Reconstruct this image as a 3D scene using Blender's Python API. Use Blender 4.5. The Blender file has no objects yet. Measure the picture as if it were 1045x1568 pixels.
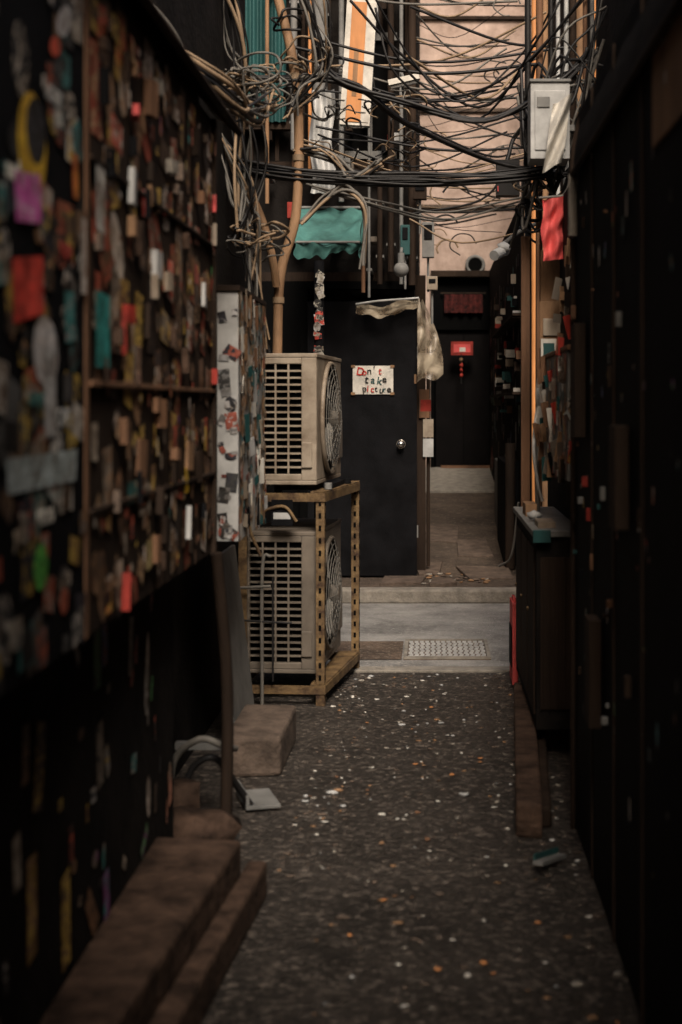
import bpy, math, random
from mathutils import Vector, Matrix
random.seed(7)
R=random.random
def U(a,b): return a+(b-a)*R()
sc=bpy.context.scene
COL=sc.collection

# ---------------- materials ----------------
def mat(name,c,rough=.8,var=.45,scale=8,bump=.3,bscale=60,metal=0,c2=None,spec=.3,stretch=(1,1,1)):
    m=bpy.data.materials.new(name); m.use_nodes=True
    nt=m.node_tree; N=nt.nodes; L=nt.links
    b=N['Principled BSDF']; b.inputs['Roughness'].default_value=rough; b.inputs['Metallic'].default_value=metal
    b.inputs['Specular IOR Level'].default_value=spec
    tc=N.new('ShaderNodeTexCoord'); mp=N.new('ShaderNodeMapping'); mp.inputs['Scale'].default_value=stretch
    L.new(tc.outputs['Object'],mp.inputs[0])
    n=N.new('ShaderNodeTexNoise'); n.inputs['Scale'].default_value=scale; n.inputs['Detail'].default_value=8; n.inputs['Roughness'].default_value=.65
    L.new(mp.outputs[0],n.inputs['Vector'])
    r=N.new('ShaderNodeValToRGB'); e=r.color_ramp.elements
    e[0].position=.33; e[1].position=.68
    if c2 is None: c2=tuple(x*(1-var) for x in c)
    e[0].color=(*c2,1); e[1].color=(*[min(1,x*(1+var*.5)) for x in c],1)
    L.new(n.outputs['Fac'],r.inputs[0]); L.new(r.outputs[0],b.inputs['Base Color'])
    if bump>0:
        n2=N.new('ShaderNodeTexNoise'); n2.inputs['Scale'].default_value=bscale; n2.inputs['Detail'].default_value=5
        L.new(mp.outputs[0],n2.inputs['Vector'])
        bp=N.new('ShaderNodeBump'); bp.inputs['Strength'].default_value=bump; bp.inputs['Distance'].default_value=.01
        L.new(n2.outputs['Fac'],bp.inputs['Height']); L.new(bp.outputs[0],b.inputs['Normal'])
    return m

def asphalt(name,base,spk,vs=55,amount=.22,bump=.9,dist=.02,rough=.75):
    m=bpy.data.materials.new(name); m.use_nodes=True
    nt=m.node_tree; N=nt.nodes; L=nt.links
    b=N['Principled BSDF']; b.inputs['Roughness'].default_value=rough; b.inputs['Specular IOR Level'].default_value=.4
    tc=N.new('ShaderNodeTexCoord')
    v=N.new('ShaderNodeTexVoronoi'); v.inputs['Scale'].default_value=vs; v.inputs['Randomness'].default_value=1
    L.new(tc.outputs['Object'],v.inputs['Vector'])
    n=N.new('ShaderNodeTexNoise'); n.inputs['Scale'].default_value=2.2; n.inputs['Detail'].default_value=9; n.inputs['Roughness'].default_value=.7
    L.new(tc.outputs['Object'],n.inputs['Vector'])
    n3=N.new('ShaderNodeTexNoise'); n3.inputs['Scale'].default_value=28; n3.inputs['Detail'].default_value=6; n3.inputs['Roughness'].default_value=.8
    L.new(tc.outputs['Object'],n3.inputs['Vector'])
    r=N.new('ShaderNodeValToRGB'); e=r.color_ramp.elements; e[0].position=.3; e[1].position=.7
    e[0].color=(*[x*.4 for x in base],1); e[1].color=(*[x*1.6 for x in base],1)
    L.new(n.outputs['Fac'],r.inputs[0])
    sep=N.new('ShaderNodeSeparateColor'); L.new(v.outputs['Color'],sep.inputs[0])
    r2=N.new('ShaderNodeValToRGB'); e=r2.color_ramp.elements; e[0].position=1-amount; e[1].position=1.0
    e[0].color=(0,0,0,1); e[1].color=(1,1,1,1); L.new(sep.outputs[0],r2.inputs[0])
    r3=N.new('ShaderNodeValToRGB'); e=r3.color_ramp.elements; e[0].position=.42; e[1].position=.6; L.new(n3.outputs['Fac'],r3.inputs[0])
    mu=N.new('ShaderNodeMath'); mu.operation='MULTIPLY'; L.new(r2.outputs[0],mu.inputs[0]); L.new(r3.outputs[0],mu.inputs[1])
    mx=N.new('ShaderNodeMix'); mx.data_type='RGBA'; L.new(mu.outputs[0],mx.inputs[0]); L.new(r.outputs[0],mx.inputs[6]); mx.inputs[7].default_value=(*spk,1)
    L.new(mx.outputs[2],b.inputs['Base Color'])
    ad=N.new('ShaderNodeMath'); ad.operation='SUBTRACT'; L.new(n3.outputs['Fac'],ad.inputs[0]); L.new(v.outputs['Distance'],ad.inputs[1])
    bp=N.new('ShaderNodeBump'); bp.inputs['Strength'].default_value=bump; bp.inputs['Distance'].default_value=dist
    L.new(ad.outputs[0],bp.inputs['Height']); L.new(bp.outputs[0],b.inputs['Normal'])
    return m

def sticker_mat():
    m=bpy.data.materials.new('sticker_paper'); m.use_nodes=True
    nt=m.node_tree; N=nt.nodes; L=nt.links; b=N['Principled BSDF']; b.inputs['Roughness'].default_value=.6; b.inputs['Specular IOR Level'].default_value=.25
    a=N.new('ShaderNodeAttribute'); a.attribute_name='Col'
    k=N.new('ShaderNodeAttribute'); k.attribute_name='Ink'
    uv=N.new('ShaderNodeUVMap'); uv.uv_map='UVMap'
    n=N.new('ShaderNodeTexNoise'); n.inputs['Scale'].default_value=38; n.inputs['Detail'].default_value=1.5; n.inputs['Distortion'].default_value=1.2
    L.new(uv.outputs[0],n.inputs['Vector'])
    r=N.new('ShaderNodeValToRGB'); r.color_ramp.elements[0].position=.53; r.color_ramp.elements[1].position=.56; L.new(n.outputs['Fac'],r.inputs[0])
    mx=N.new('ShaderNodeMix'); mx.data_type='RGBA'; L.new(r.outputs[0],mx.inputs[0]); L.new(a.outputs['Color'],mx.inputs[6]); L.new(k.outputs['Color'],mx.inputs[7])
    g=N.new('ShaderNodeTexNoise'); g.inputs['Scale'].default_value=14; g.inputs['Detail'].default_value=8; g.inputs['Roughness'].default_value=.75
    L.new(uv.outputs[0],g.inputs['Vector'])
    r2=N.new('ShaderNodeValToRGB'); e=r2.color_ramp.elements; e[0].position=.38; e[0].color=(.25,.2,.16,1); e[1].position=.62; e[1].color=(1,1,1,1); L.new(g.outputs['Fac'],r2.inputs[0])
    m2=N.new('ShaderNodeMix'); m2.data_type='RGBA'; m2.blend_type='MULTIPLY'; m2.inputs[0].default_value=1; L.new(mx.outputs[2],m2.inputs[6]); L.new(r2.outputs[0],m2.inputs[7])
    L.new(m2.outputs[2],b.inputs['Base Color'])
    return m
STK=sticker_mat()
M={}
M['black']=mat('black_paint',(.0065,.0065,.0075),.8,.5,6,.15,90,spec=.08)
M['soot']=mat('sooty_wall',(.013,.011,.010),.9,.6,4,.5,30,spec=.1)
M['dwood']=mat('dark_wood',(.030,.019,.013),.8,.6,6,.5,40,stretch=(1,1,.15),spec=.15)
M['wood']=mat('weathered_wood',(.17,.088,.048),.75,.5,9,.4,60,stretch=(1,1,.12))
M['ply']=mat('plywood',(.26,.15,.08),.8,.5,7,.4,40,stretch=(1,1,.3))
M['conc']=mat('concrete',(.12,.088,.068),.9,.6,9,.9,45)
M['lconc']=mat('light_concrete',(.26,.235,.20),.9,.4,12,.6,60)
M['step']=mat('worn_stone',(.065,.040,.028),.85,.75,9,1,35,spec=.15)
M['beige']=mat('aged_stucco',(.52,.395,.335),.9,.25,2.5,.5,25,c2=(.25,.18,.145))
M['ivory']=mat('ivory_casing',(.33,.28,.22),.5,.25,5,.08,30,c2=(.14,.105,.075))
M['ivoryd']=mat('dark_ivory_casing',(.15,.125,.10),.6,.35,5,.1,30)  # darker, rougher tone of the ivory casing
M['rust']=mat('rusty_angle_iron',(.17,.11,.05),.65,.6,14,.4,80,c2=(.035,.018,.011))
M['grey']=mat('grey_paint',(.18,.178,.17),.6,.4,6,.15,40)
M['lgrey']=mat('light_grey_steel',(.42,.42,.41),.5,.35,7,.1,40)
M['white']=mat('dirty_white',(.6,.57,.51),.6,.35,8,.1,40)
M['teal']=mat('teal_tarp',(.06,.17,.155),.65,.5,6,.25,25)
M['dteal']=mat('dark_teal_metal',(.02,.08,.08),.6,.5,5,.15,25,stretch=(1,1,.1))
M['red']=mat('red_cloth',(.62,.09,.085),.7,.3,8,.2,30)
M['rpaint']=mat('faded_red_paint',(.30,.03,.02),.7,.5,8,.2,30)
M['rink']=mat('red_ink',(.45,.03,.02),.8,.1,8,0)
M['orange']=mat('orange_acrylic',(.55,.24,.09),.4,.45,5,.05,30,stretch=(1,1,.25))
M['cab']=mat('cable_black',(.014,.013,.013),.5,.3,10,0)
M['cabg']=mat('cable_grey',(.14,.13,.115),.6,.3,10,0)
M['cabt']=mat('cable_tan',(.27,.19,.12),.6,.4,10,0)
M['pole']=mat('tan_conduit',(.30,.18,.10),.65,.55,7,.3,50,stretch=(1,1,.3))
M['chrome']=mat('brushed_steel',(.65,.62,.58),.25,.2,10,0,metal=1)
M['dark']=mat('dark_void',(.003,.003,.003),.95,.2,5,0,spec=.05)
M['ddoor']=mat('far_black_door',(.005,.004,.004),.8,.4,6,.1,40,spec=.1)
M['asph']=asphalt('alley_asphalt',(.062,.052,.044),(.36,.30,.25),50,.5,1.0,.06,.5)
M['road']=asphalt('street_asphalt',(.25,.24,.225),(.42,.40,.37),90,.3,.6,.012)
M['earth']=asphalt('worn_paving',(.095,.07,.052),(.22,.17,.13),35,.2,.9,.03)
M['slab']=asphalt('pebble_band',(.15,.105,.075),(.34,.27,.21),60,.4,.9,.02)

def plastic():
    m=bpy.data.materials.new('dusty_plastic_film'); m.use_nodes=True
    nt=m.node_tree; N=nt.nodes; L=nt.links; b=N['Principled BSDF']
    b.inputs['Roughness'].default_value=.35
    n=N.new('ShaderNodeTexNoise'); n.inputs['Scale'].default_value=8; n.inputs['Detail'].default_value=7; n.inputs['Distortion'].default_value=.6
    tc=N.new('ShaderNodeTexCoord'); L.new(tc.outputs['Object'],n.inputs['Vector'])
    r=N.new('ShaderNodeValToRGB'); r.color_ramp.elements[0].color=(.10,.065,.035,1); r.color_ramp.elements[1].color=(.42,.36,.27,1); L.new(n.outputs['Fac'],r.inputs[0])
    r.color_ramp.elements[0].position=.35; r.color_ramp.elements[1].position=.68
    L.new(r.outputs[0],b.inputs['Base Color']); 
    r2=N.new('ShaderNodeMapRange'); r2.inputs[1].default_value=.3; r2.inputs[2].default_value=.65; r2.inputs[3].default_value=.25; r2.inputs[4].default_value=.9
    L.new(n.outputs['Fac'],r2.inputs[0]); L.new(r2.outputs[0],b.inputs['Alpha'])
    return m
M['film']=plastic()

# ---------------- mesh builder ----------------
def cr(pts,k=6):
    P=[Vector(p) for p in pts]
    if len(P)<3: return P
    Q=[P[0]*2-P[1]]+P+[P[-1]*2-P[-2]]; out=[]
    for i in range(1,len(Q)-2):
        a,b,c,d=Q[i-1:i+3]
        for j in range(k):
            t=j/k
            out.append(.5*((2*b)+(c-a)*t+(2*a-5*b+4*c-d)*t*t+(3*b-a-3*c+d)*t**3))
    out.append(P[-1]); return out
class B:
    def __init__(s): s.v=[];s.f=[];s.m=[];s.sm=[];s.mats=[];s.T=Matrix()
    def mi(s,m):
        m=M[m] if isinstance(m,str) else m
        if m not in s.mats: s.mats.append(m)
        return s.mats.index(m)
    def add(s,vs,fs,m,sm=False):
        o=len(s.v); s.v+=[s.T@Vector(p) for p in vs]; k=s.mi(m)
        for f in fs: s.f.append([o+i for i in f]); s.m.append(k); s.sm.append(sm)
    def box(s,x0,x1,y0,y1,z0,z1,m,bv=0):
        s.prism([(x0,y0),(x1,y0),(x1,y1),(x0,y1)],z0,z1,m)
    def prism(s,poly,z0,z1,m,zf=None):
        n=len(poly)
        top=[(x,y,(zf(x,y) if zf else z1)) for x,y in poly]
        s.add([(x,y,z0) for x,y in poly]+top,[list(range(n))[::-1],list(range(n,2*n))]+[[i,(i+1)%n,n+(i+1)%n,n+i] for i in range(n)],m)
    def tube(s,pts,r,m,n=8,smooth=6,cap=True):
        P=cr(pts,smooth) if smooth else [Vector(p) for p in pts]
        rs=r if isinstance(r,(list,tuple)) else None
        vs=[];fs=[];pn=None
        for i,p in enumerate(P):
            t=(P[min(i+1,len(P)-1)]-P[max(i-1,0)]).normalized()
            if pn is None: a=t.orthogonal().normalized()
            else:
                a=(pn-t*pn.dot(t)); a=a.normalized() if a.length>1e-6 else t.orthogonal().normalized()
            pn=a; b=t.cross(a)
            rr=r if rs is None else rs[0]+(rs[1]-rs[0])*i/(len(P)-1)
            for k in range(n):
                an=2*math.pi*k/n; vs.append(p+(a*math.cos(an)+b*math.sin(an))*rr)
        for i in range(len(P)-1):
            for k in range(n):
                fs.append([i*n+k,i*n+(k+1)%n,(i+1)*n+(k+1)%n,(i+1)*n+k])
        s.add(vs,fs,m,True)
        if cap: s.add([vs[k] for k in range(n)]+[vs[-n+k] for k in range(n)],[list(range(n))[::-1],list(range(n,2*n))],m)
    def cyl(s,p,q,r,m,n=16): s.tube([p,q],r,m,n,0)
    def ring(s,c,ax,R0,r,m,n=32):
        ax=Vector(ax).normalized(); a=ax.orthogonal().normalized(); b=ax.cross(a); c=Vector(c)
        s.tube([c+(a*math.cos(2*math.pi*i/n)+b*math.sin(2*math.pi*i/n))*R0 for i in range(n+1)],r,m,6,0,False)
    def sheet(s,fn,nu,nv,m,th=0):
        vs=[fn(i/nu,j/nv) for j in range(nv+1) for i in range(nu+1)]
        s.add(vs,[[j*(nu+1)+i,j*(nu+1)+i+1,(j+1)*(nu+1)+i+1,(j+1)*(nu+1)+i] for j in range(nv) for i in range(nu)],m,True)
    def ball(s,c,r,m,nu=16,nv=10,sq=(1,1,1)):
        c=Vector(c)
        s.sheet(lambda u,v:c+Vector((r*sq[0]*math.sin(math.pi*v)*math.cos(2*math.pi*u),r*sq[1]*math.sin(math.pi*v)*math.sin(2*math.pi*u),r*sq[2]*math.cos(math.pi*v))),nu,nv,m)
    def rock(s,c,r,m,sq=(1,1,.6),jit=.3,nu=10,nv=6):
        c=Vector(c); J={}
        def fn(u,v):
            k=(round(u*nu)%nu,round(v*nv)); 
            if k[1] in(0,nv): k=(0,k[1])
            j=J.setdefault(k,1+U(-jit,jit)); rr=r*j
            return c+Vector((rr*sq[0]*math.sin(math.pi*v)*math.cos(2*math.pi*u),rr*sq[1]*math.sin(math.pi*v)*math.sin(2*math.pi*u),rr*sq[2]*math.cos(math.pi*v)))
        s.sheet(fn,nu,nv,m)
    def make(s,name,parent=None,bevel=0):
        me=bpy.data.meshes.new(name); me.from_pydata([tuple(p) for p in s.v],[],s.f)
        for m in s.mats: me.materials.append(m)
        for i,p in enumerate(me.polygons): p.material_index=s.m[i]; p.use_smooth=s.sm[i]
        me.update(); o=bpy.data.objects.new(name,me); COL.objects.link(o)
        if parent: o.parent=parent
        if bevel:
            bm=o.modifiers.new('Bevel','BEVEL'); bm.width=bevel; bm.segments=2; bm.limit_method='ANGLE'; bm.angle_limit=math.radians(50)
        return o
def empty(name,loc=(0,0,0)):
    e=bpy.data.objects.new(name,None); e.empty_display_size=.2; COL.objects.link(e); return e

WARM=[(.6,.52,.42),(.42,.25,.14),(.24,.14,.08),(.5,.34,.2),(.7,.62,.55),(.10,.07,.05),(.6,.13,.08),(.05,.04,.04),(.3,.25,.2),(.7,.48,.12),(.2,.12,.08),(.12,.08,.06),(.3,.16,.09),(.35,.08,.05)]
MIX=[(.6,.58,.55),(.5,.1,.08),(.05,.3,.3),(.08,.08,.09),(.55,.4,.08),(.35,.3,.26),(.3,.1,.3),(.1,.35,.12),(.15,.2,.4),(.65,.3,.2),(.03,.03,.03),(.4,.38,.36)]
COLD=[(.7,.68,.64),(.45,.5,.5),(.75,.72,.66),(.06,.06,.06),(.1,.3,.35),(.5,.15,.1),(.6,.45,.22),(.1,.1,.12),(.3,.2,.12)]
def stickers(name,parent,o,u,v,w,h,n,smin,smax,pal,dim=1,tall=1.4,specials=(),rows=0,skew=1):
    """flat paper stickers pasted on the surface with origin o and in-plane axes u, v"""
    o=Vector(o);u=Vector(u);v=Vector(v);nn=u.cross(v).normalized()
    vs=[];fs=[];c1=[];c2=[];uvs=[]
    items=[]
    for i in range(n):
        q=R()**skew
        a=smin+(smax-smin)*q; b=a*U(.8,1.2)*(tall if R()<.6 else .7)
        cy=U(0,h)
        if rows and R()<.75: cy=(int(cy/h*rows)+.5+U(-.12,.12))*h/rows
        items.append((U(0,w),cy,a,b,U(-.2,.2) if R()<.8 else U(-1,1),random.choice(pal),random.choice(pal),R()<.2))
    items.sort(key=lambda t:-t[2]*t[3])
    items+=[tuple(x) for x in specials]
    for i,(cx,cy,a,b,an,ca,cb,rd) in enumerate(items):
        a=min(a,w*.9); b=min(b,h*.9)
        cx=min(max(cx,a/2),w-a/2); cy=min(max(cy,b/2),h-b/2)
        k=12 if rd else 4; ou,ov=U(0,50),U(0,50); st=len(vs)
        for q in range(k):
            if rd: x,y=a/2*math.cos(q*math.tau/k),b/2*math.sin(q*math.tau/k)
            else: x,y=[(-a/2,-b/2),(a/2,-b/2),(a/2,b/2),(-a/2,b/2)][q]; x+=U(-.06,.06)*a*.6; y+=U(-.06,.06)*b*.6
            X=cx+x*math.cos(an)-y*math.sin(an); Y=cy+x*math.sin(an)+y*math.cos(an)
            vs.append(o+u*X+v*Y+nn*(.002+i*.00003)); uvs.append((x+ou,y+ov))
            d=dim
            c1.append((ca[0]*d,ca[1]*d,ca[2]*d,1)); c2.append((cb[0]*d,cb[1]*d,cb[2]*d,1))
        fs.append(list(range(st,st+k)))
    me=bpy.data.meshes.new(name); me.from_pydata([tuple(p) for p in vs],[],fs); me.materials.append(STK)
    A=me.color_attributes.new('Col','FLOAT_COLOR','CORNER'); K=me.color_attributes.new('Ink','FLOAT_COLOR','CORNER'); W=me.uv_layers.new(name='UVMap')
    for li,l in enumerate(me.loops):
        A.data[li].color=c1[l.vertex_index]; K.data[li].color=c2[l.vertex_index]; W.data[li].uv=uvs[l.vertex_index]
    ob=bpy.data.objects.new(name,me); COL.objects.link(ob); ob.parent=parent; return ob
def lettering(parent,txt,loc,size,m,rot=(math.pi/2,0,math.pi/2),off=0):
    cu=bpy.data.curves.new('lettering','FONT'); cu.body=txt; cu.size=size; cu.extrude=.0005; cu.offset=off
    cu.materials.append(M[m]); o=bpy.data.objects.new('lettering',cu); COL.objects.link(o); o.parent=parent
    o.location=loc; o.rotation_euler=rot; return o

# ---------------- ground ----------------
b=B(); b.add([(-60,-40,0),(60,-40,0),(60,80,0),(-60,80,0)],[[0,1,2,3]],'asph'); b.make('ground')
b=B(); b.add([(-20,7.56,.004),(20,7.56,.004),(20,10,.004),(-20,10,.004)],[[0,1,2,3]],'road'); b.make('street')
b=B(); b.box(-3,3,7.44,7.555,-.02,.012,'lconc'); b.make('concrete_gutter_strip',bevel=.004)
b=B()
b.add([(-1.4,7.78,.008),(-.16,7.78,.008),(-.16,8.38,.008),(-1.4,8.38,.008)],[[0,1,2,3]],'slab')
b.make('pebble_paving_band')
b=B(); b.box(-.15,.33,7.78,8.38,0,.009,'conc')
for (x0,x1,y0,y1) in [(-.15,.33,7.78,7.805),(-.15,.33,8.355,8.38),(-.15,-.13,7.806,8.354),(.31,.33,7.806,8.354)]: b.box(x0,x1,y0,y1,.0091,.022,'lconc')
for j in range(9):
    y=7.818+j*.06; s=(j%2)*.012
    for i in range(14):
        x=-.125+i*.031+s*.6
        b.box(x,x+.021,y,y+.032,.0091,.018,'lgrey')
b.make('manhole_cover')
b=B(); b.box(-20,20,10.0,10.16,0,.1,'lconc')
o=b.make('kerb',bevel=.015)
def gz(x,y): return .096 if y<10.9 else .096+(y-10.9)*.09
b=B()
def fn(u,v):
    x=-20+40*u; y=10.16+v*4.9; return (x,y,gz(x,y))
b.sheet(fn,2,30,'earth'); b.make('pavement')
b=B()
for (x0,x1,y0,y1,t) in [(-.35,-.02,10.3,10.75,.02),(.0,.2,10.22,10.5,.03),(-.1,.12,10.85,11.4,.02),(.25,.6,10.6,11.2,.018),(.2,.5,11.6,12.3,.02),(-.05,.2,12.2,13,.02)]:
    j=lambda:U(-.06,.06)
    P=[(x0+j(),y0+j()),((x0+x1)/2,y0+j()),(x1+j(),y0+j()),(x1+j(),y1+j()),(x0+j(),y1+j())]
    b.prism(P,0,0,'conc',zf=lambda x,y,t=t:gz(x,y)+t)
b.make('broken_paving_slabs',bevel=.006)
b=B(); b.prism([(-.3,15.05),(1,15.05),(1,17),(-.3,17)],.2,.5,'lconc',zf=lambda x,y:.5+(y-15.05)*.08); b.make('concrete_threshold',bevel=.01)

# ---------------- steps lower left ----------------
b=B()
b.prism([(-1.1,1.2),(-.72,1.2),(-.523,3.93),(-1.1,4.0)],0,.2,'step')
b.prism([(-.719,1.2),(-.64,1.2),(-.465,4.05),(-.522,4.05)],0,.105,'step')
b.make('stone_steps',bevel=.012)
b=B(); b.prism([(-.78,5.33),(-.565,5.36),(-.56,5.93),(-.78,5.95)],0,.15,'conc'); b.make('concrete_block',bevel=.015)
b=B(); b.rock((-.72,4.42,.06),.12,'step',(1.1,.9,.7),.25,8,5); 
b.rock((-.82,4.65,.1),.09,'step',(1,.9,.75),.3,7,5); b.make('rock')
b=B(); b.T=Matrix.Translation((-.60,5.0,.012))@Matrix.Rotation(.3,4,'Z')
b.box(-.07,.05,-.12,.1,0,.012,'grey'); b.box(-.07,-.058,-.12,.1,.0121,.05,'grey'); b.make('metal_bracket',bevel=.002)
b=B(); b.T=Matrix.Translation((.36,4.3,.02))@Matrix.Rotation(-.5,4,'Z')@Matrix.Rotation(-.15,4,'X')
b.box(-.016,.016,-.09,.09,0,.012,'grey'); b.box(-.016,-.012,-.09,.09,.0121,.03,'dteal');b.make('discarded_metal_strip')

b=B()
for i in range(600):
    y=3+4.4*R()**.8; x=U(-.46,.46) if R()<.6 else random.choice([-1,1])*U(.3,.47); r=U(.002,.009)*(1.6 if R()<.1 else 1)
    if x<-.3 and y<4.2: continue
    b.rock((x,y,r*.25),r,random.choice(['lgrey','ply','conc','lconc','lconc','conc','conc','earth','white']),(U(.7,1.8),U(.7,1.3),.45),.4,8,4)
for i in range(60):
    b.rock((U(-.1,.6),U(10.3,11),.105),U(.008,.02),random.choice(['lconc','conc','ply']),(1.4,1,.5),.35,8,4)
for i in range(60):
    y=U(3.1,7.3); x=U(-.44,.42); a=U(0,6); r=U(.006,.014)
    if x<-.3 and y<4.2: continue
    b.add([(x+r*math.cos(a+q)*U(.6,1.2),y+r*math.sin(a+q)*U(.6,1.2),.004+U(0,.006)) for q in (0,1.2,2.6,3.9,5.2)],[[0,1,2,3,4]],random.choice(['ply','white','wood','lconc','orange','white']))
b.make('litter')

# ---------------- left foreground sticker wall ----------------
bld=empty('left_alley_building')
b=B()
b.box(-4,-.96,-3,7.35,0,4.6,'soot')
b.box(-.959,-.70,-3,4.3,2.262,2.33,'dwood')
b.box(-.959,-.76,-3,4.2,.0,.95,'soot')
b.make('walls',bld)
b=B()
b.sheet(lambda u,v:(-.95+1.8*u,-3+3.4*v,3.25+.02*math.sin(u*90)),90,2,'soot')
for y in (-2.5,-.8,.3): b.box(-.95,.85,y,y+.05,3.17,3.22,'dwood')
b.make('added_shade_canopy',bld)  # unseen corrugated canopy, added overhead to darken the nearest wall and ground
wall=empty('sticker_covered_wall')
b=B()
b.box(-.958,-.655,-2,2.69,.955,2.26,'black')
b.box(-.958,-.66,2.7,4.3,.955,2.26,'dwood')
b.box(-.659,-.652,2.69,2.715,.955,2.26,'wood')
b.box(-.659,-.646,2.72,4.3,1.435,1.447,'wood')
b.box(-.659,-.646,2.72,4.3,1.87,1.88,'dwood')
b.box(-.659,-.646,2.72,4.3,1.19,1.20,'dwood')
b.box(-.70,-.646,4.27,4.30,.955,2.26,'dwood')
b.make('panels',wall,bevel=.002)
b=B()
for i in range(60):
    y=U(2.76,4.24); z=U(1.0,2.2); w_=U(.012,.05); h_=U(.02,.09); t=U(.003,.012)
    b.T=Matrix.Translation((-.645,y,z))@Matrix.Rotation(U(-.15,.15),4,'X')@Matrix.Rotation(U(-.3,.3),4,'Z')
    b.box(-.006,t,-w_/2,w_/2,-h_/2,h_/2,random.choice(['ply','wood','dwood','lconc','dwood','rpaint','dwood','ivory','black','wood','red','step','conc','lgrey']))
b.make('pinned_cards',wall)
W=(.6,.58,.54);K=(.03,.03,.03)
sp=[(.22,.866,.17,.17,0,(.7,.46,.04),(.6,.36,.05),True),(.24,.89,.12,.11,0,(.02,.02,.02),(.05,.05,.06),True),
    (.20,.775,.15,.08,.1,(.6,.12,.42),(.6,.35,.5),False),
    (.20,.63,.18,.10,.12,(.7,.07,.05),(.6,.08,.06),False),(.30,.53,.16,.12,-.1,(.5,.5,.51),(.65,.6,.58),True),(.33,.46,.08,.15,.05,(.5,.5,.5),(.3,.3,.3),False),
    (.30,.33,.42,.055,0,(.45,.52,.53),(.35,.42,.43),False),(.27,.17,.085,.08,.1,(.14,.50,.09),(.05,.25,.05),True),
    (.42,1.12,.11,.05,.5,(.65,.67,.7),(.6,.6,.65),True),(.36,1.06,.07,.035,.3,(.6,.1,.06),(.5,.1,.05),True),
    (.56,.72,.04,.14,0,(.6,.56,.52),(.4,.3,.25),False),(.5,.86,.04,.08,0,(.65,.25,.05),(.5,.1,.05),False),(.46,.60,.07,.09,.1,(.05,.22,.22),(.3,.3,.3),False),(.12,.08,.08,.05,0,(.4,.36,.3),(.1,.1,.1),False)]
stickers('stickers_near',wall,(-.655,2.1,.96),(0,1,0),(0,0,1),.585,1.29,110,.03,.11,[(.05,.05,.05),(.03,.03,.04),(.1,.1,.1),(.45,.12,.07),(.06,.2,.2),(.4,.36,.31),(.28,.16,.08),(.55,.52,.48),(.02,.02,.02),(.02,.02,.02),(.16,.10,.06),(.5,.35,.08)],1.25,1.1,sp)
X=-.6505
for (t,y,z,s,m,rx) in [('9',2.22,1.555,.10,'white',.1),('OG',2.28,1.56,.075,'white',.1),('STUDIO',2.2,1.268,.062,'black',0),('SKULL',2.32,1.48,.03,'black',.1),('sushi',2.18,1.75,.05,'white',.2),
     ('LOVE',2.45,1.36,.05,'lgrey',0),('tokyo',2.3,1.40,.045,'teal',.1),('HELLO',2.35,1.2,.035,'white',0),('FUN',2.5,1.66,.04,'rpaint',.1),('yes',2.22,1.18,.05,'ivory',-.1),('ROCK',2.40,1.92,.04,'lgrey',.1)]:
    lettering(wall,t,(X,y,z),s,m,(math.pi/2,0,math.pi/2),.001)
sp2=[(.07,.586,.12,.15,0,(.04,.30,.28),(.04,.26,.26),False),(1.04,.24,.06,.07,0,(.9,.6,.03),(.85,.55,.03),False),(.05,.85,.07,.14,0,(.6,.6,.57),(.4,.36,.34),False),
     (.5,.9,.09,.06,.1,(.6,.06,.04),(.5,.5,.45),False),(.8,.75,.07,.1,-.1,(.7,.15,.1),(.6,.5,.4),False),(.35,.25,.1,.05,0,(.06,.2,.2),(.4,.3,.2),False),(.55,.1,.1,.07,.1,(.5,.42,.2),(.3,.2,.1),False),(1.2,.8,.07,.05,0,(.7,.25,.2),(.5,.1,.1),False)]
stickers('stickers_far',wall,(-.66,2.74,.96),(0,1,0),(0,0,1),1.52,1.28,330,.02,.11,WARM,1.2,1.7,sp2,9,2.2)
stickers('stickers_upper',wall,(-.644,2.8,1.0),(0,1,0),(0,0,1),1.45,1.2,60,.010,.03,MIX+WARM+WARM,1.3,1.8)
stickers('stickers_low',wall,(-.759,2.4,.2),(0,1,0),(0,0,1),1.75,.72,44,.02,.07,WARM+MIX,1.0,2.4)

b=B()
b.sheet(lambda u,v:(-.98+.36*u+.0,1.5+v*3.1,2.62-.33*u+.01*math.sin(v*40)),6,40,'soot')
b.tube([(-.62,1.5,2.28),(-.62,4.6,2.28)],.012,'dwood',8,0)
b.tube([(-.95,4.55,2.62),(-.62,4.6,2.28)],.012,'wood',8,0)
b.make('shop_awning')

b=B(); b.tube([(-.66,4.58,0),(-.655,4.57,.5),(-.68,4.5,.93)],.02,'dwood'); b.box(-.70,-.62,4.54,4.62,.0,.02,'grey'); b.make('support_post')
b=B(); b.T=Matrix.Translation((-.80,6.1,.0))@Matrix.Rotation(-.12,4,'Y'); b.box(-.0,.02,-.35,.25,0,.78,'grey'); b.make('leaning_metal_sheet',bevel=.003)
b=B()
b.tube([(-.86,4.7,.05),(-.85,4.7,.22),(-.76,4.68,.30),(-.68,4.7,.27),(-.66,4.8,.24)],.012,'cabg')
b.tube([(-.84,4.75,.03),(-.80,4.75,.18),(-.72,4.75,.22),(-.66,4.85,.10),(-.62,4.9,.02)],.012,'cab')
b.box(-.86,-.70,4.78,4.82,.24,.262,'grey')
b.make('discarded_hose')

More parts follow.
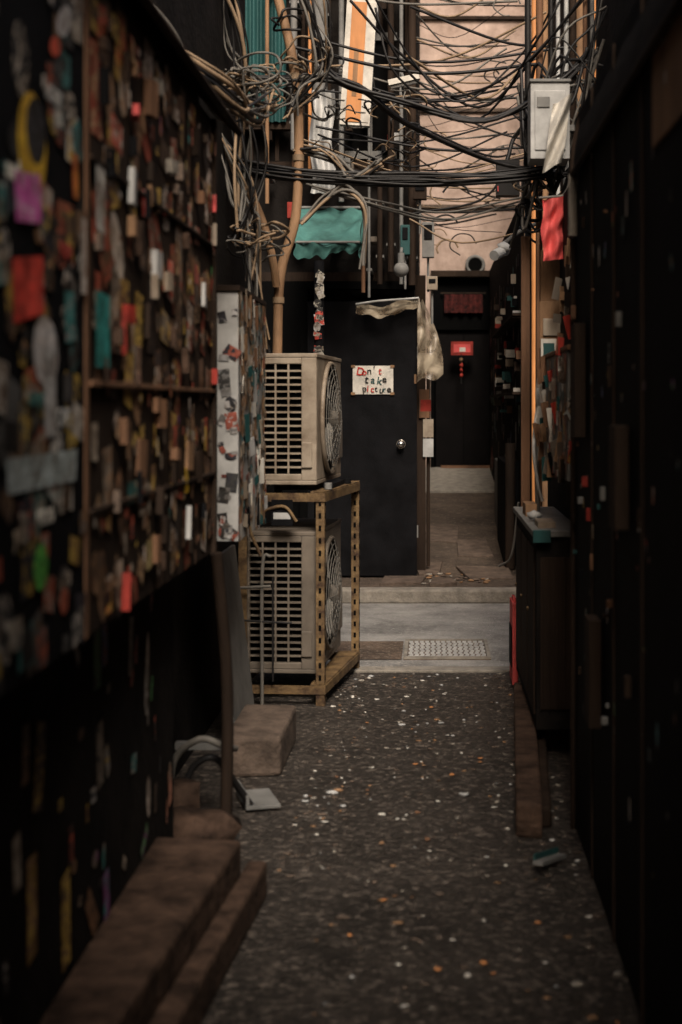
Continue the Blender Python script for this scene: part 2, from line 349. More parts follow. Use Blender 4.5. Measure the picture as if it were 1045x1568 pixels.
sb=empty('electrical_cabinet')
b=B(); b.box(-.90,-.677,5.0,5.78,.92,1.80,'lgrey'); b.box(-.91,-.67,4.99,5.79,1.80,1.82,'dwood'); b.box(-.755,-.75,4.996,5.0,.95,1.78,'grey')
b.make('casing',sb,bevel=.006)
stickers('side_stickers',sb,(-.676,5.0,.92),(0,1,0),(0,0,1),.78,.88,220,.025,.09,COLD+WARM[:5],1.15,1.4)
stickers('front_stickers',sb,(-.747,4.998,.93),(1,0,0),(0,0,1),.068,.85,26,.015,.045,[(.05,.05,.05),(.2,.2,.2),(.5,.5,.5),(.04,.04,.05),(.3,.3,.3),(.35,.1,.07)],1,1.4)
b=B()
for i in range(50):
    y=U(5.02,5.75); z=U(.95,1.78); b.T=Matrix.Translation((-.672,y,z))@Matrix.Rotation(U(-.5,.5),4,'X')@Matrix.Rotation(U(-.5,.2),4,'Z')
    w_=U(.012,.04);h_=U(.015,.06); b.box(-.001,U(.0005,.002),-w_,w_,-h_,h_,random.choice(['white','lgrey','ply','dteal','black','wood','white','ivory']))
b.make('peeling_papers',sb)

# ---------------- AC units + rack ----------------
T0=Matrix.Translation((-.535,6.66,0))@Matrix.Rotation(math.radians(-4.5),4,'Z')
def ac(name,z0,h,body):
    e=empty(name); b=B(); b.T=T0@Matrix.Translation((0,0,z0)); w=.33; l=.80
    b.box(-w,0,.03,l,.02,h-.02,body)
    b.box(-w-.004,.004,-.002,l+.004,h-.0199,h,body)
    b.box(-w,0,0,l,0,.0199,body)
    b.box(-.072,0,0,.0299,.02,h-.02,body)
    b.box(-w,-w+.012,0,.0299,.02,h-.02,body)
    b.box(-w+.0121,-.0721,0,.0299,h-.05,h-.0201,body)
    b.box(-w+.0121,-.0721,0,.0299,.0201,.05,body)
    b.box(-w+.0125,-.0725,.022,.0298,.0501,h-.0501,'dark')
    b.make('casing',e,bevel=.004)
    b=B(); b.T=T0@Matrix.Translation((0,0,z0))
    n=int((h-.1)/.033)
    for i in range(1,n+1):
        z=.05+i*(h-.1)/(n+1); b.box(-w+.0125,-.0725,.004,.014,z-.0045,z+.0045,body)
    for i in range(1,4):
        x=-w+.0125+i*(w-.085)/4; b.box(x-.004,x+.004,.001,.012,.051,h-.051,body)
    b.make('coil_grille',e)
    b=B(); b.T=T0@Matrix.Translation((0,0,z0))
    c=Vector((0,.37,h/2)); Rr=min(.27,h/2-.03)
    b.cyl(c+Vector((-.0,0,0)),c+Vector((.004,0,0)),Rr,'dark',40)
    b.ring(c+Vector((.012,0,0)),(1,0,0),Rr,.012,body,40)
    for k in range(8):
        rr=Rr*(1-k*.11); b.ring(c+Vector((.02+.035*(1-(rr/Rr)**2),0,0)),(1,0,0),rr,.002,'cabg',32)
    for k in range(14):
        a=k*math.tau/14
        b.tube([c+Vector((.02+.035*(1-t*t),Rr*t*math.cos(a),Rr*t*math.sin(a))) for t in (.15,.5,.8,1)],.002,'cabg',5,2)
    b.cyl(c+Vector((.01,0,0)),c+Vector((.055,0,0)),.04,'ivoryd')
    for k in range(4):
        a0=k*math.tau/4+.3
        b.sheet(lambda u,v:c+Vector((.008+.02*v,(.05+u*(Rr-.08))*math.cos(a0+v*.8),(.05+u*(Rr-.08))*math.sin(a0+v*.8))),6,6,'white')
    b.make('fan_guard',e)
    b=B(); b.T=T0@Matrix.Translation((0,0,z0)); b.box(.0005,.012,.66,.78,.1,.3,'ivoryd'); b.box(-.07,-.02,-.012,-.0005,.08,.2,body); b.make('service_cover',e,bevel=.004)
    return e
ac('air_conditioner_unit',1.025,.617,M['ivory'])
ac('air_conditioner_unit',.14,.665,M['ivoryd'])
b=B(); b.T=T0
for (x,y) in [(.0,-.05),(.045,.84)]:
    b.box(x+.005,x+.045,y,y+.005,0,1.0,'rust'); b.box(x+.040,x+.045,y+.0051,y+.04,0,1.0,'rust')
    for k in range(16):
        b.box(x+.018,x+.030,y-.002,y-.0005,.06+k*.058,.085+k*.058,'dark')
        b.box(x+.0452,x+.0465,y+.012,y+.026,.06+k*.058,.085+k*.058,'dark')
for (x,y) in [(-.36,-.05),(-.36,.84)]:
    b.box(x,x+.04,y,y+.005,0,1.0,'rust'); b.box(x,x+.005,y+.0051,y+.04,0,1.0,'rust')
for z in (.985,.09):
    b.box(-.36,.05,-.056,-.0505,z-.035,z+.005,'rust'); b.box(-.36,.09,.8455,.851,z-.035,z+.005,'rust')
    b.prism([(.045,-.05),(.05,-.05),(.095,.85),(.090,.85)],z-.035,z+.005,'rust')
    b.prism([(-.02,-.05),(.045,-.05),(.09,.85),(-.02,.85)],z+.006,z+.012,'rust')
    b.box(-.36,-.32,-.05,.85,z+.006,z+.012,'rust')
b.make('angle_iron_rack')
b=B(); b.T=T0; b.tube([(-.24,-.09,.0),(-.24,-.085,.64),(-.2,-.08,.7)],.008,'cabg'); b.tube([(-.36,-.09,.55),(-.2,-.09,.56)],.007,'cabg'); b.tube([(-.25,-.08,.7),(-.3,-.08,.86),(-.15,-.08,.93),(-.08,-.08,.86)],.008,'rust')
b.tube([(-.19,-.09,.12),(-.19,-.09,.6)],.005,'cab');b.tube([(-.33,-.09,.4),(-.1,-.09,.39)],.005,'cab')
b.box(-.20,-.1,-.075,-.07,.84,.96,'black'); b.box(-.19,-.11,-.0765,-.0752,.87,.90,'lgrey')
b.make('refrigerant_pipes')
b=B(); b.T=T0; b.box(.0,.05,.2,.6,1.0,1.02,'black'); b.cyl((.04,.1,1.0),(.04,.1,1.03),.018,'grey'); b.cyl((.06,.6,1.0),(.06,.6,1.025),.022,'black'); b.make('bracket_feet')

# ---------------- back-left building with facade ----------------
bb=empty('back_left_building')
b=B()
b.box(-8,-.13,11.0,17.2,0,6.3,'soot')
for z in (2.35,3.2,4.6): b.box(-8,-.12,10.93,10.999,z,z+.07,'dwood')
for i in range(12):
    x=-2.4+i*.2; b.box(x,x+.03,10.96,10.999,3.28,4.59,'dwood')
b.make('walls',bb)
b=B()
b.box(-.62,-.3,10.95,10.998,3.35,4.2,'dark'); b.box(-.66,-.26,10.92,10.949,4.2,4.26,'grey'); b.box(-.66,-.26,10.92,10.949,3.29,3.35,'grey'); b.box(-.47,-.45,10.94,10.949,3.35,4.2,'grey')
b.make('window',bb)
b=B()
b.sheet(lambda u,v:(-1.72+u*.62,10.8+.02*math.sin(u*70),3.55+v*1.4),80,1,'dteal'); b.box(-1.75,-1.07,10.83,10.92,3.5,3.56,'dwood'); b.make('teal_corrugated_shutter')
b=B()
for (x,w,z0,z1,m,y) in [(-1.02,.05,3.3,4.7,'grey',10.6),(-.90,.03,3.1,4.8,'orange',10.6),(-.82,.11,3.0,4.6,'grey',10.55),(-.66,.04,2.9,4.8,'grey',10.5),(-.3,.05,2.4,4.8,'dwood',10.7),(-.22,.03,2.3,4.8,'grey',10.6),(-1.22,.03,2.9,4.8,'ply',10.6),(-.38,.04,2.3,3.2,'dwood',10.6),(-.46,.02,2.2,4.0,'grey',10.6),(-.14,.06,2.3,4.8,'dwood',10.7)]:
    b.cyl((x,y,z0),(x,y,z1),w/2,m,10); 
    for z in (z0+.2,z1-.3): b.box(x-w/2-.01,x+w/2+.01,y+w/2-.005,10.93,z,z+.02,'grey')
b.make('facade_pipes')
b=B(); b.sheet(lambda u,v:(-.88+.17*u+.015*math.sin(v*9),10.4+.03*math.sin(u*14+v*3)+.02*math.sin(v*13+u*5),2.95+v*.75),16,20,'lgrey'); b.make('hanging_plastic_sheet')
b=B()
for i in range(34):
    x=U(-1.3,-.18); z=U(2.5,4.4); w_=U(.03,.09); h_=U(.04,.16); y=U(10.7,10.9)
    b.box(x,x+w_,y,10.93,z,z+h_,random.choice(['black','dwood','grey','wood','dwood','ivoryd','rpaint','lgrey']))
b.make('facade_fuse_boxes',bevel=.004)
b=B(); b.T=Matrix.Translation((-.46,9.0,3.55))@Matrix.Rotation(.06,4,'Y')
b.box(-.095,.095,0,.07,-.38,.42,'white'); b.box(-.06,.035,-.006,-.0005,-.36,.40,'orange'); b.box(.04,.085,-.004,-.0003,-.36,.40,'white'); b.box(-.03,.0,-.008,-.0062,-.2,.1,'ply')
b.box(-.03,.03,.07,1.9,.2,.23,'grey')
b.make('hanging_shop_sign',bevel=.006)
b=B(); b.T=Matrix.Translation((-.17,9.0,3.46))@Matrix.Rotation(-.22,4,'Y'); b.box(-.1,.1,0,.06,-.015,.02,'white'); b.cyl((-.09,.03,-.025),(.09,.03,-.025),.013,'lgrey'); b.tube([(0,.05,.02),(0,.4,.1),(0,1.9,.05)],.01,'grey'); b.make('fluorescent_light')

b=B()
def tf(u,v):
    return (-.97+.47*u+ .01*math.sin(v*7), 10.05+.55*(1-v)*1.0+ .015*math.sin(u*22+v*5), 2.86-.30*v-.03*math.sin(u*math.pi)*v+.012*math.sin(u*17+v*9))
b.sheet(tf,30,14,'teal')
def tf2(u,v):
    x,y,z=tf(u,1); return (x+.01*math.sin(v*5),y+.012*math.sin(u*26+2*math.sin(u*9))*v+.03*v, z-(.08+.025*math.sin(u*5+1)+.012*math.sin(u*31))*v)
b.sheet(tf2,40,8,'teal')
b.sheet(lambda u,v:(-.5+.0*u+.015*math.sin(v*8),10.6-.55*u,2.86-.30*u-.16*v*(.4+.6*u)),10,8,'teal')
b.tube([(-.97,10.6,2.87),(-.5,10.6,2.87)],.012,'grey',8,0); b.tube([(-.97,10.05,2.55),(-.5,10.05,2.55)],.01,'grey',8,0)
b.tube([(-.48,10.1,2.56),(-.48,10.12,2.2)],.014,'wood',8,0)
b.make('teal_tarp_awning')

dr=empty('black_door')
b=B(); b.box(-.93,-.105,10.72,10.765,.11,2.18,'black'); b.make('leaf',dr,bevel=.004)
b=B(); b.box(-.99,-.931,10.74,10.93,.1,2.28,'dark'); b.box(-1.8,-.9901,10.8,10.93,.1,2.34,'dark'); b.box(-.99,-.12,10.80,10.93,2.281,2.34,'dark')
b.make('frame',dr)
b=B(); b.cyl((-.225,10.72,1.105),(-.225,10.695,1.105),.017,'chrome'); b.ball((-.225,10.675,1.105),.030,'chrome'); b.cyl((-.225,10.7195,1.105),(-.225,10.714,1.105),.034,'chrome',20)
for z in (.4,1.75): b.box(-.104,-.095,10.715,10.75,z,z+.09,'grey')
b.box(-.125,-.108,10.713,10.7195,1.56,1.63,'ply')
b.make('knob',dr)
nt=empty('door_notice')
b=B(); b.sheet(lambda u,v:(-.588+.305*u,10.712+.003*math.sin(u*6+v*4),1.48+.215*v),10,8,'white'); b.make('paper',nt)
for (x,z) in [(-.585,1.69),(-.29,1.69),(-.585,1.485),(-.29,1.485)]:
    q=B(); q.box(x-.015,x+.015,10.705,10.7065,z-.01,z+.01,'ply'); q.make('tape',nt)
def word(txt,x,z,size,sp,cols):
    for i,ch in enumerate(txt):
        lettering(nt,ch,(x+i*sp,10.704,z+U(-.006,.006)),size*U(.9,1.1),random.choice(cols),(math.pi/2,U(-.2,.2),0),.0008)
word("Don't",-.565,1.632,.078,.042,['black','black','rink']); word("take",-.50,1.563,.078,.045,['black','dteal']); word("picture",-.515,1.496,.066,.031,['rink','black','dteal'])

b=B()
b.sheet(lambda u,v:(-.56+.46*u,10.58+.16*v+.012*math.sin(u*9+v*5),2.15+.045*u+.008*math.sin(u*11)-(1-v)*(.03+.085*math.sin(math.pi*min(1,.15+u*.75))+.008*math.sin(u*21))),40,10,'film')
b.tube([(-.56,10.6,2.15),(-.4,10.62,2.175),(-.2,10.62,2.19),(-.09,10.64,2.2)],.008,'lgrey',6)
def ff(u,v):
    return (-.10+.035*u+.16*math.sin(min(1,v*1.15)*1.5)*u+.0*v, 10.64+.12*u+.012*math.sin(u*9+v*6)+.01*math.sin(v*19+u*7), 2.19-.62*v*(1-.08*u)+.02*math.sin(u*7))
b.sheet(ff,24,24,'film')
b.make('plastic_sheet_over_door')
b=B()
for (z0,z1,m,x) in [(1.3,1.52,'wood',-.06),(1.15,1.29,'ivory',-.03),(1.0,1.14,'lgrey',-.03),(1.35,1.44,'rpaint',-.05)]:
    b.box(x-.03,x+.05,10.95-.001*z0,10.955,z0,z1,m)
b.box(-.12,-.04,10.97,10.999,.12,2.4,'dwood')
b.cyl((-.02,11.02,.15),(-.02,11.02,1.9),.014,'dwood')
b.make('side_post_with_flyers')
b=B(); b.ball((-.215,10.3,2.38),.055,'grey'); b.cyl((-.215,10.3,2.43),(-.215,10.3,2.5),.025,'grey'); b.tube([(-.215,10.3,2.5),(-.215,10.5,2.55),(-.215,10.9,2.5)],.012,'grey'); b.make('globe_lamp')
for (x,z,w,h,m) in [(-.19,2.62,.07,.22,'dteal'),(-.02,2.62,.09,.26,'grey'),(-.08,2.98,.1,.12,'dwood'),(.01,2.3,.08,.1,'ivory')]:
    b=B(); b.box(x-w/2,x+w/2,10.5,10.58,z-h/2,z+h/2,m); b.box(x-w/2+.015,x+w/2-.015,10.492,10.4995,z,z+h/2-.02,'black'); b.cyl((x,10.56,z-h/2),(x,10.56,z-h/2-.25),.009,'grey',8); b.box(x-.01,x+.01,10.581,10.93,z-.01,z+.01,'grey'); b.make('electricity_meter',bevel=.006)
e=empty('stickered_post')
b=B(); b.cyl((-.66,8.4,0),(-.66,8.4,2.25),.03,'black'); b.make('post',e)
stickers('post_stickers',e,(-.69,8.366,1.0),(1,0,0),(0,0,1),.06,1.2,30,.03,.055,[(.5,.5,.5),(.55,.08,.06),(.05,.05,.05),(.4,.38,.33),(.03,.03,.03)],1.1,1.3)

# ---------------- end wall ----------------
ew=empty('end_wall_building')
b=B()
b.box(-3,.04,17,17.4,0,7,'beige'); b.box(.04,.75,17,17.4,2.93,7,'beige'); b.box(.75,4,17,17.4,0,7,'beige')
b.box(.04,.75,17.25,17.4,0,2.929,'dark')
for z in (3.75,4.9,6.0): b.box(-1,2.5,16.96,16.999,z,z+.04,'dwood' if z>5 else 'conc')
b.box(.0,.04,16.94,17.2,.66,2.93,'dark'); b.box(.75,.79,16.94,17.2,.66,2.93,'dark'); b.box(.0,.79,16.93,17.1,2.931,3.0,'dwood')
b.make('walls',ew)
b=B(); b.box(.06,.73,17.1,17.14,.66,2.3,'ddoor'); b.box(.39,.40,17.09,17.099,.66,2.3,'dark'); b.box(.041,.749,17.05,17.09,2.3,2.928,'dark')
b.sheet(lambda u,v:(.16+.46*u,16.99+.02*math.sin(u*25),2.50+.22*v),40,4,mat('noren_cloth',(.07,.012,.010),.9,.95,22,.2,40)); b.box(.12,.66,17.0,17.01,2.73,2.745,'dwood')
b.make('doorway',ew)
e=empty('shop_sign_board'); b=B(); b.box(.24,.50,16.85,16.88,1.99,2.15,'rpaint'); b.box(.27,.47,16.843,16.8495,2.02,2.12,'red'); b.box(.34,.41,16.838,16.8425,2.03,2.08,'white'); b.make('board',e)
b=B(); 
for i in range(4): b.rock((.36+U(-.015,.015),16.8,1.93-i*.06),.02,random.choice(['rpaint','wood','ply']),(1,1,1.3),.3)
b.tube([(.36,16.8,2.0),(.36,16.8,1.65)],.006,'cab'); b.make('hanging_charms')
b=B(); b.ring((.53,16.97,3.07),(0,1,0),.10,.022,'grey'); b.cyl((.53,16.995,3.07),(.53,16.96,3.07),.09,'dark',24); b.make('vent_outlet')
b=B(); b.box(.12,.7,16.9,16.93,.64,.68,'wood'); b.make('door_sill_board')

# ---------------- back-right building ----------------
br=empty('back_right_building')
b=B()
b.box(.70,8,10.7,17.0,0,3.0,'soot'); b.box(1.35,8,10.7,17.0,3.0,6.3,'soot')
b.box(.70,1.1,10.65,10.699,2.3,3.0,'ply')
b.make('walls',br)
stickers('wall_stickers',br,(.699,16.8,.6),(0,-1,0),(0,0,1),5.9,2.0,150,.05,.16,COLD+MIX,.8,1.2)
b=B()
for i in range(50):
    y=U(10.8,14.5); z=U(1.3,2.5); s_=U(.012,.04); w_=U(.01,.04); x=.70-U(.02,.08)
    b.box(x,.699,y,y+w_*2,z,z+s_*2,random.choice(['white','lgrey','dteal','ply','black','dwood','rpaint','white','ivory','dwood','wood']))
for z in (1.5,2.1): b.box(.62,.698,10.8,14.5,z-.02,z,'dwood')
b.make('notice_clutter')
b=B(); b.box(.58,.699,11.2,12.4,.13,.95,'black'); b.cyl((.62,11.1,.12),(.62,11.1,1.1),.04,'dwood'); b.box(.6,.69,12.6,13.4,.25,.9,'grey'); b.make('storage_boxes',bevel=.01)
b=B()
for (x,m,r,y) in [(.70,'grey',.014,10.4),(.76,'orange',.022,10.45),(.84,'ply',.026,10.5),(.93,'lgrey',.016,10.4),(1.02,'grey',.03,10.5),(1.10,'ply',.03,10.5),(1.2,'orange',.02,10.5)]:
    b.cyl((x,y,.1),(x,y,5.2),r,m,10)
    for z in (2.6,3.7): b.box(x-.02,x+.02,y+r*.8,10.69 if z<3 else 10.9,z,z+.02,'grey')
b.make('utility_conduits')

# ---------------- right alley side ----------------
rb=empty('right_alley_building')
b=B()
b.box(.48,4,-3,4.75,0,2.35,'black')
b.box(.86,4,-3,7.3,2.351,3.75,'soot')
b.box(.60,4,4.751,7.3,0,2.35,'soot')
b.box(.474,.4795,2.2,3.05,1.95,2.35,'ply')
for y in (3.2,3.7,4.2): b.box(.474,.4795,y,y+.03,0,2.34,'dwood')
b.box(.60,.859,2.0,4.0,2.352,3.0,'dwood')
b.make('walls',rb)
b=B()
def aw(u,v):
    a=v*1.45; return (.462+.28*(1-math.cos(a)), 1.5+3.12*u, 2.15+.42*math.sin(a)+.004*math.sin(u*60))
b.sheet(aw,60,14,'soot'); b.tube([aw(1,k/10) for k in range(11)],.012,'dwood',8,2); b.tube([(.462,1.5,2.15),(.462,4.62,2.15)],.010,'dwood',8,0)
b.tube([(.462,4.63,1.95),(.462,4.63,2.15)],.015,'lconc',10,0); b.make('rounded_shop_awning')  # the pale tube piece is a highlight on the rounded edge, put in as colour
b=B(); b.cyl((.47,4.70,0),(.47,4.70,1.95),.009,'dwood');  b.make('drainpipe')
stickers('wall_stickers',rb,(.4735,4.7,.4),(0,-1,0),(0,0,1),2.0,1.8,70,.008,.035,COLD+MIX,1.2,1.8)
b=B()
for i in range(26):
    y=U(3.2,4.7); z=U(.5,2.0); s_=U(.004,.014)
    b.box(.455+U(0,.012),.474,y,y+s_*1.5,z,z+s_*U(1,6),random.choice(['grey','dwood','wood','dteal','dwood','rpaint','black','grey']))
for (y,z,h_) in [(3.4,1.1,.25),(3.95,.5,.3),(4.35,1.3,.35)]: b.box(.44,.474,y,y+.12,z,z+h_,'dwood'); 
b.make('wall_fixtures',rb,bevel=.002)
b=B(); b.prism([(.275,4.6),(.36,4.58),(.47,6.55),(.385,6.6)],0,.115,'step'); b.prism([(.361,4.7),(.40,4.7),(.51,6.5),(.471,6.5)],0,.07,'dwood'); b.make('stone_ledge',bevel=.01)
cb=empty('storage_cabinet')
b=B(); b.box(.415,.599,5.6,6.9,.12,.88,'soot'); b.box(.40,.599,5.58,6.92,.881,.905,'grey'); b.box(.40,.47,5.56,5.579,.86,.91,'dteal')
b.box(.44,.599,5.594,5.5995,.2,.8,'dwood')
for x in (.43,.46,.49,.52): b.box(x,x+.012,5.588,5.5935,.2,.8,'dwood')
for y in (5.65,6.05,6.45): b.box(.408,.4145,y,y+.36,.17,.83,'dwood'); b.cyl((.408,y+.3,.55),(.400,y+.3,.55),.008,'rust',8)
b.make('body',cb,bevel=.004)
b=B(); b.box(.43,.5,5.7,5.9,.906,.93,'ivory'); b.box(.42,.47,6.3,6.5,.906,.96,'ply'); b.rock((.44,6.05,.93),.03,'lgrey'); b.make('things_on_top',cb)
b=B(); b.box(.402,.43,7.0,7.25,.02,.42,'red'); b.box(.397,.4015,7.03,7.22,.1,.3,'black'); b.box(.41,.425,7.05,7.2,.42,.44,'red'); b.make('red_jerry_can',bevel=.01)
b=B(); b.box(.455,.50,7.16,7.2,.0,2.25,'wood'); b.make('wooden_post',bevel=.004)
b=B(); b.box(.51,.62,6.62,6.64,1.84,2.12,'ply'); b.box(.505,.60,6.6,6.617,1.66,1.88,'ply'); b.box(.52,.60,6.59,6.599,1.72,1.80,'ivory'); b.box(.49,.505,6.6,6.63,1.4,2.2,'wood'); b.make('plywood_boards',bevel=.003)
e=empty('stickered_meter_box')
b=B(); b.box(.50,.599,5.2,6.3,1.12,1.60,'grey'); b.box(.495,.599,5.18,6.32,1.601,1.62,'wood'); b.make('casing',e,bevel=.004)
stickers('box_stickers',e,(.4995,6.3,1.12),(0,-1,0),(0,0,1),1.1,.47,110,.02,.09,COLD+WARM,1.35,1.3)
stickers('box_front_stickers',e,(.50,5.1995,1.12),(1,0,0),(0,0,1),.099,.48,14,.03,.07,COLD+WARM,.8,1.3)
b=B()
for i in range(70):
    y=U(5.15,6.5); z=U(1.1,1.65) if R()<.6 else U(1.7,2.2)
    if z>1.65: xx=.575
    else: xx=.495
    b.T=Matrix.Translation((xx,y,z))@Matrix.Rotation(U(.4,1.1),4,'Z')@Matrix.Rotation(U(-.3,.3),4,'Y')
    w_=U(.01,.028);h_=U(.015,.06); b.box(-w_,w_,0,.002,-h_,h_,random.choice(['white','wood','ply','dteal','black','wood','ivory','conc','rpaint','dwood','ply','ivoryd']))
b.make('peeling_papers',e)
b=B(); b.box(.50,.57,6.45,6.48,1.60,1.70,'white'); b.box(.51,.56,6.444,6.4495,1.61,1.68,'dteal'); b.make('small_wall_sign')
b=B()
b.tube([(.52,6.6,1.5),(.49,6.55,1.38),(.47,6.5,1.2),(.49,6.5,1.04),(.51,6.5,.96)],.008,'lgrey')
b.tube([(.53,6.7,1.5),(.50,6.68,1.2),(.50,6.66,.9)],.012,'cabg')
b.tube([(.45,7.3,.9),(.42,7.4,.62),(.36,7.5,.55)],.006,'cabg')
b.make('white_hose')
b=B(); b.rock((.50,6.55,1.45),.045,'lgrey',(.45,.8,1.9),.15); b.make('plastic_bag')
b=B()
b.sheet(lambda u,v:(.505+.098*u+.006*math.sin(v*9),6.45+.012*math.sin(u*11+v*5)+.01*math.sin(v*17+u*6),2.33-.28*v+.015*u),20,30,'red'); b.tube([(.49,6.46,2.34),(.62,6.46,2.35)],.006,'cabg'); b.make('red_cloth')
e=empty('distribution_box')
b=B(); b.box(.47,.655,6.7,6.9,2.56,2.92,'lgrey'); b.box(.465,.66,6.69,6.91,2.921,2.935,'grey'); b.box(.49,.635,6.694,6.6995,2.60,2.88,'lgrey'); b.box(.655,.86,6.75,6.8,2.7,2.73,'grey'); b.box(.64,.645,6.69,6.6995,2.72,2.77,'black')
b.box(.50,.56,6.688,6.6935,2.8,2.85,'grey'); b.make('casing',e,bevel=.004)
b=B(); b.sheet(lambda u,v:(.57+.09*u-.05*v,6.62+.03*math.sin(v*7+u*6),2.80-.32*v+.05*u),12,18,'white'); b.make('hanging_cloth')
b=B(); b.box(.37,.50,8.0,8.1,2.58,2.78,'cab'); b.box(.375,.38,7.99,7.9995,2.60,2.63,'red'); b.box(.43,.48,7.99,7.9995,2.66,2.7,'red'); b.tube([(.43,8.05,2.78),(.5,8.1,2.95),(.72,8.1,3.0)],.012,'cab'); b.make('junction_box')
b=B(); b.rock((.42,8.2,2.3),.045,'lgrey',(1,1,.8),.3); b.tube([(.42,8.2,2.33),(.55,8.2,2.42),(.8,8.1,2.5)],.012,'grey'); b.cyl((.42,8.2,2.29),(.36,8.1,2.25),.03,'lgrey'); b.make('spotlight')
b=B(); 
for (x,y,m,r) in [(.505,7.32,'cab',.016),(.555,7.34,'wood',.018),(.62,7.3,'cab',.012),(.68,7.3,'lgrey',.012),(.73,7.35,'dwood',.02),(.78,7.3,'wood',.012),(.84,7.32,'grey',.012)]:
    b.cyl((x,y,0),(x+U(-.02,.02),y,4.2),r,m,8)
b.make('vertical_conduits')

# ---------------- tan bent pole and cables ----------------
b=B(); b.tube([(-.755,7.0,1.2),(-.755,7.0,1.66),(-.74,7,2.04),(-.665,7,2.33),(-.65,7,2.75),(-.675,7,3.07),(-.75,7,3.39),(-.9,7,3.9)],.024,'pole',12)
for z,x in ((1.9,-.75),(2.6,-.652),(3.0,-.67)): b.cyl((x,7,z),(x,7,z+.03),.029,'cabt')
b.make('bent_conduit')

CAB=['cab','cab','cab','cabg']
def jit(pts,a): return [(x+U(-a,a),y+U(-a,a)*1.5,z+U(-a,a)) for x,y,z in pts]
b=B()
for k in range(4): b.tube(jit([(-.95,7,3.0),(-.42,7,2.98),(-.13,7.1,2.80),(.32,7.2,2.64),(.7,7.2,2.57)],.015),U(.007,.012),'cab',6)
for k in range(5): b.tube(jit([(-.63,7,3.45),(-.51,7,3.04),(-.13,7,2.90),(.26,7,2.80),(.60,7,2.95),(.80,7,3.15)],.02),U(.005,.01),'cab',6)
for k in range(11):
    z=2.53+U(-.03,.03); b.tube(jit([(-1.0,7.0,z+.05),(-.6,7,z),(-.1,7,z-.02),(.3,7,z-.01),(.65,7,z+.02)],.018),U(.004,.010),random.choice(CAB),6)
for k in range(3): b.tube(jit([(-.62,7.2,2.5),(-.2,7.4,2.42),(.1,8,2.45),(.5,8,2.56)],.03),.006,'cabg',6)
for k in range(4): b.tube(jit([(-.35,7.3,3.5),(-.1,7.4,3.15),(.2,7.5,2.98),(.5,7.3,3.2),(.75,7.2,3.5)],.08),U(.005,.009),'cab',6)
b.make('overhead_cables')
b=B()
for k in range(60):
    y0=U(7.5,14); y1=y0+U(-1,1.5); z0=U(2.3,4.4)*1.0+ (y0-7.5)*.12; z1=z0+U(-.35,.35); sag=U(.03,.25)
    xa=-.75 if R()<.5 else -.13; xb=U(.55,.9)
    mid=((xa+xb)/2+U(-.15,.15),(y0+y1)/2,(z0+z1)/2-sag)
    b.tube([(xa,y0,z0),mid,(xb,y1,z1)],U(.003,.010),random.choice(CAB+['cab','cabt']),5)
for k in range(12):
    x=U(.0,.6); y=U(8,13); z=U(2.6,4.6); r=U(.05,.12)
    b.tube([(x+r*math.cos(t)*1.2,y,z+r*math.sin(t)) for t in [i*.7+U(0,.3) for i in range(int(U(5,9)))]],U(.004,.008),random.choice(['cabt','cab','cabg']),5)
b.make('background_cables')
b=B()
def coil(c,r,n,m,rad):
    a0=U(0,6); pts=[]
    for i in range(n):
        a=a0+i*.8; rr=r*U(.6,1.2); pts.append((c[0]+rr*math.cos(a)*1.4,c[1]+U(-.08,.08),c[2]+rr*math.sin(a)*.8))
    b.tube(pts,rad,m,6,5)
for k in range(18): coil((-.86+U(-.08,.1),6.6+U(-.2,.2),2.88+U(-.05,.06)),U(.04,.11),9,random.choice(['cabt','cabg','cabg','cab']),U(.004,.008))
for k in range(12): coil((-.84+U(-.06,.08),6.6+U(-.2,.2),2.16+U(-.05,.06)),U(.03,.08),7,random.choice(['cabt','cabt','cabg','cab']),U(.004,.007))
for k in range(24): coil((-.35+U(-.25,.3),7.2,2.72+U(-.12,.25)),U(.03,.08),7,random.choice(['cab','cabg','cab','cabg','cabt']),U(.003,.006))
for k in range(10): coil((-.62+U(-.1,.1),6.95,3.0+U(-.2,.3)),U(.04,.08),7,random.choice(['cabt','cabg','cab']),U(.004,.007))
for k in range(12): b.tube(jit([(-1.12,5,2.95),(-.93,5,2.7),(-.76,5.2,2.52),(-.70,5.8,2.6),(-.75,6.5,2.8)],.06),U(.005,.011),random.choice(['cab','cabg','cabt']),6)
for k in range(9): b.tube(jit([(-1.0,6.5,3.5),(-.9,6.6,3.1),(-.84,6.6,2.85),(-.83,6.6,2.5),(-.86,6.6,2.2)],.07),U(.004,.009),random.choice(['cab','cabg','cabt']),6)
for k in range(10): b.tube(jit([(-.98,6.6,2.7),(-.88,6.6,2.4),(-.84,6.6,2.2),(-.80,6.6,1.9),(-.80,6.7,1.65)],.06),U(.004,.009),random.choice(['cab','cab','cabg','cabt']),6)
b.tube([(-1.06,7,2.53),(-.90,6.9,2.45),(-.82,6.9,2.3),(-.77,6.9,2.12),(-.755,6.95,1.98)],.02,'pole',8)
for k in range(4): b.tube(jit([(-.64,7,2.30),(-.52,7,2.42),(-.42,7,2.47),(-.33,7,2.36),(-.34,7,2.08)],.02),U(.005,.010),random.choice(['cabt','cabg','dwood']),6)
for k in range(8): b.tube(jit([(-.66,7,2.66),(-.5,7,2.62),(-.38,7,2.52),(-.25,7,2.6)],.03),U(.004,.009),random.choice(['cabt','cabg','cab']),6)
for k in range(10): b.tube(jit([(-.68,6.9,2.85),(-.60,6.9,2.95),(-.52,6.9,3.05),(-.55,6.9,3.3),(-.62,6.9,3.5)],.06),U(.004,.009),random.choice(['cabt','cabg','cab']),6)
b.make('cable_tangle')
b=B()
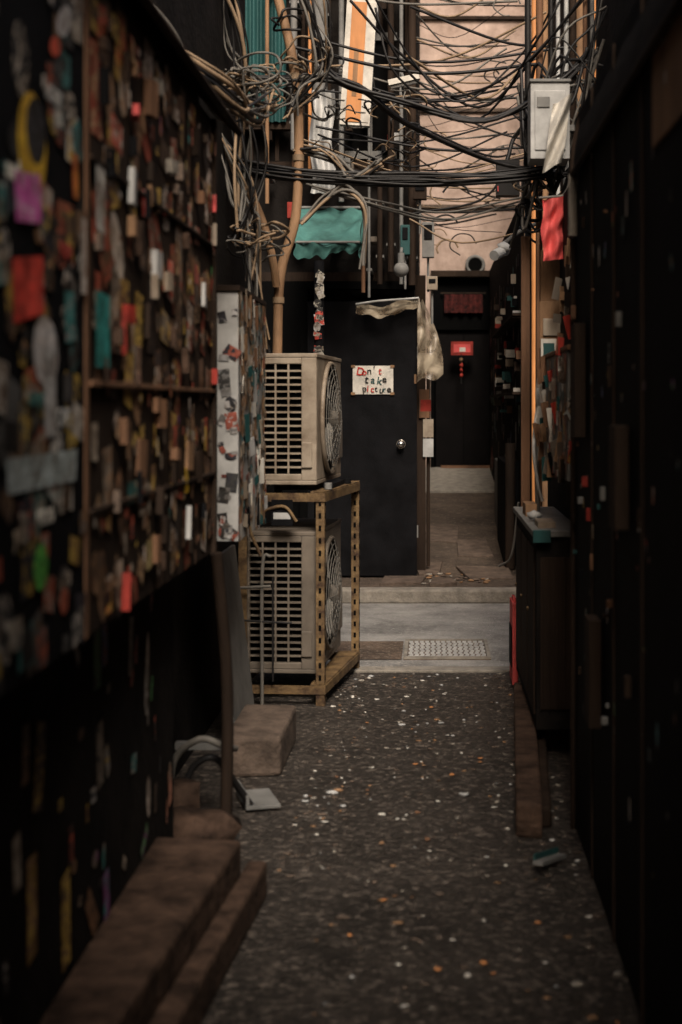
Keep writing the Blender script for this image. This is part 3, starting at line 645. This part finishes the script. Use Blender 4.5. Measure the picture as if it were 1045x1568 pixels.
for k in range(26): 
    b.tube(jit([(.45,7.3,2.2+U(0,.9)),(.52,7.1,2.2+U(0,.9)),(.62,7.0,2.3+U(0,1)),(.82,6.95,2.5+U(0,1))],.05),U(.004,.01),random.choice(CAB),5)
for k in range(6): coil((.50,7.2,2.45+U(-.1,.15)),U(.04,.08),7,random.choice(['cab','cabg','cabt']),.005)
b.make('conduit_cables')

b=B()
b.box(-20,-4.01,-3,7.35,0,4.5,'soot'); b.box(4.01,20,-3,7.3,0,3.7,'soot'); b.make('neighbouring_buildings')

# ---------------- light, world, camera ----------------
AZ=9; EL=46
w=bpy.data.worlds.new('World'); sc.world=w; w.use_nodes=True
N=w.node_tree.nodes; L=w.node_tree.links
sky=N.new('ShaderNodeTexSky'); sky.sky_type='NISHITA'; sky.sun_disc=False; sky.sun_elevation=math.radians(EL); sky.sun_rotation=math.radians(180-AZ)
sky.air_density=1.0; sky.dust_density=6
mx=N.new('ShaderNodeMix'); mx.data_type='RGBA'; mx.blend_type='MULTIPLY'; mx.inputs[0].default_value=1; mx.inputs[7].default_value=(1,.89,.76,1)
L.new(sky.outputs[0],mx.inputs[6]); L.new(mx.outputs[2],N['Background'].inputs[0]); N['Background'].inputs[1].default_value=.15
sl=bpy.data.lights.new('sun','SUN'); sl.energy=3.9; sl.angle=math.radians(20); sl.color=(1,.92,.82)
so=bpy.data.objects.new('sun',sl); COL.objects.link(so); so.rotation_euler=(math.radians(90-EL),0,math.radians(AZ))
cam=bpy.data.cameras.new('camera'); co=bpy.data.objects.new('camera',cam); COL.objects.link(co)
co.location=(0,0,1.4); co.rotation_euler=(math.pi/2,0,0); cam.lens=50; cam.sensor_width=36; cam.sensor_fit='AUTO'
cam.shift_x=-.0877; cam.shift_y=-.1046; cam.clip_start=.05; cam.clip_end=300
cam.dof.use_dof=True; cam.dof.focus_distance=8.6; cam.dof.aperture_fstop=2.6
sc.camera=co
sc.view_settings.view_transform='Standard'; sc.view_settings.look='None'; sc.view_settings.exposure=0
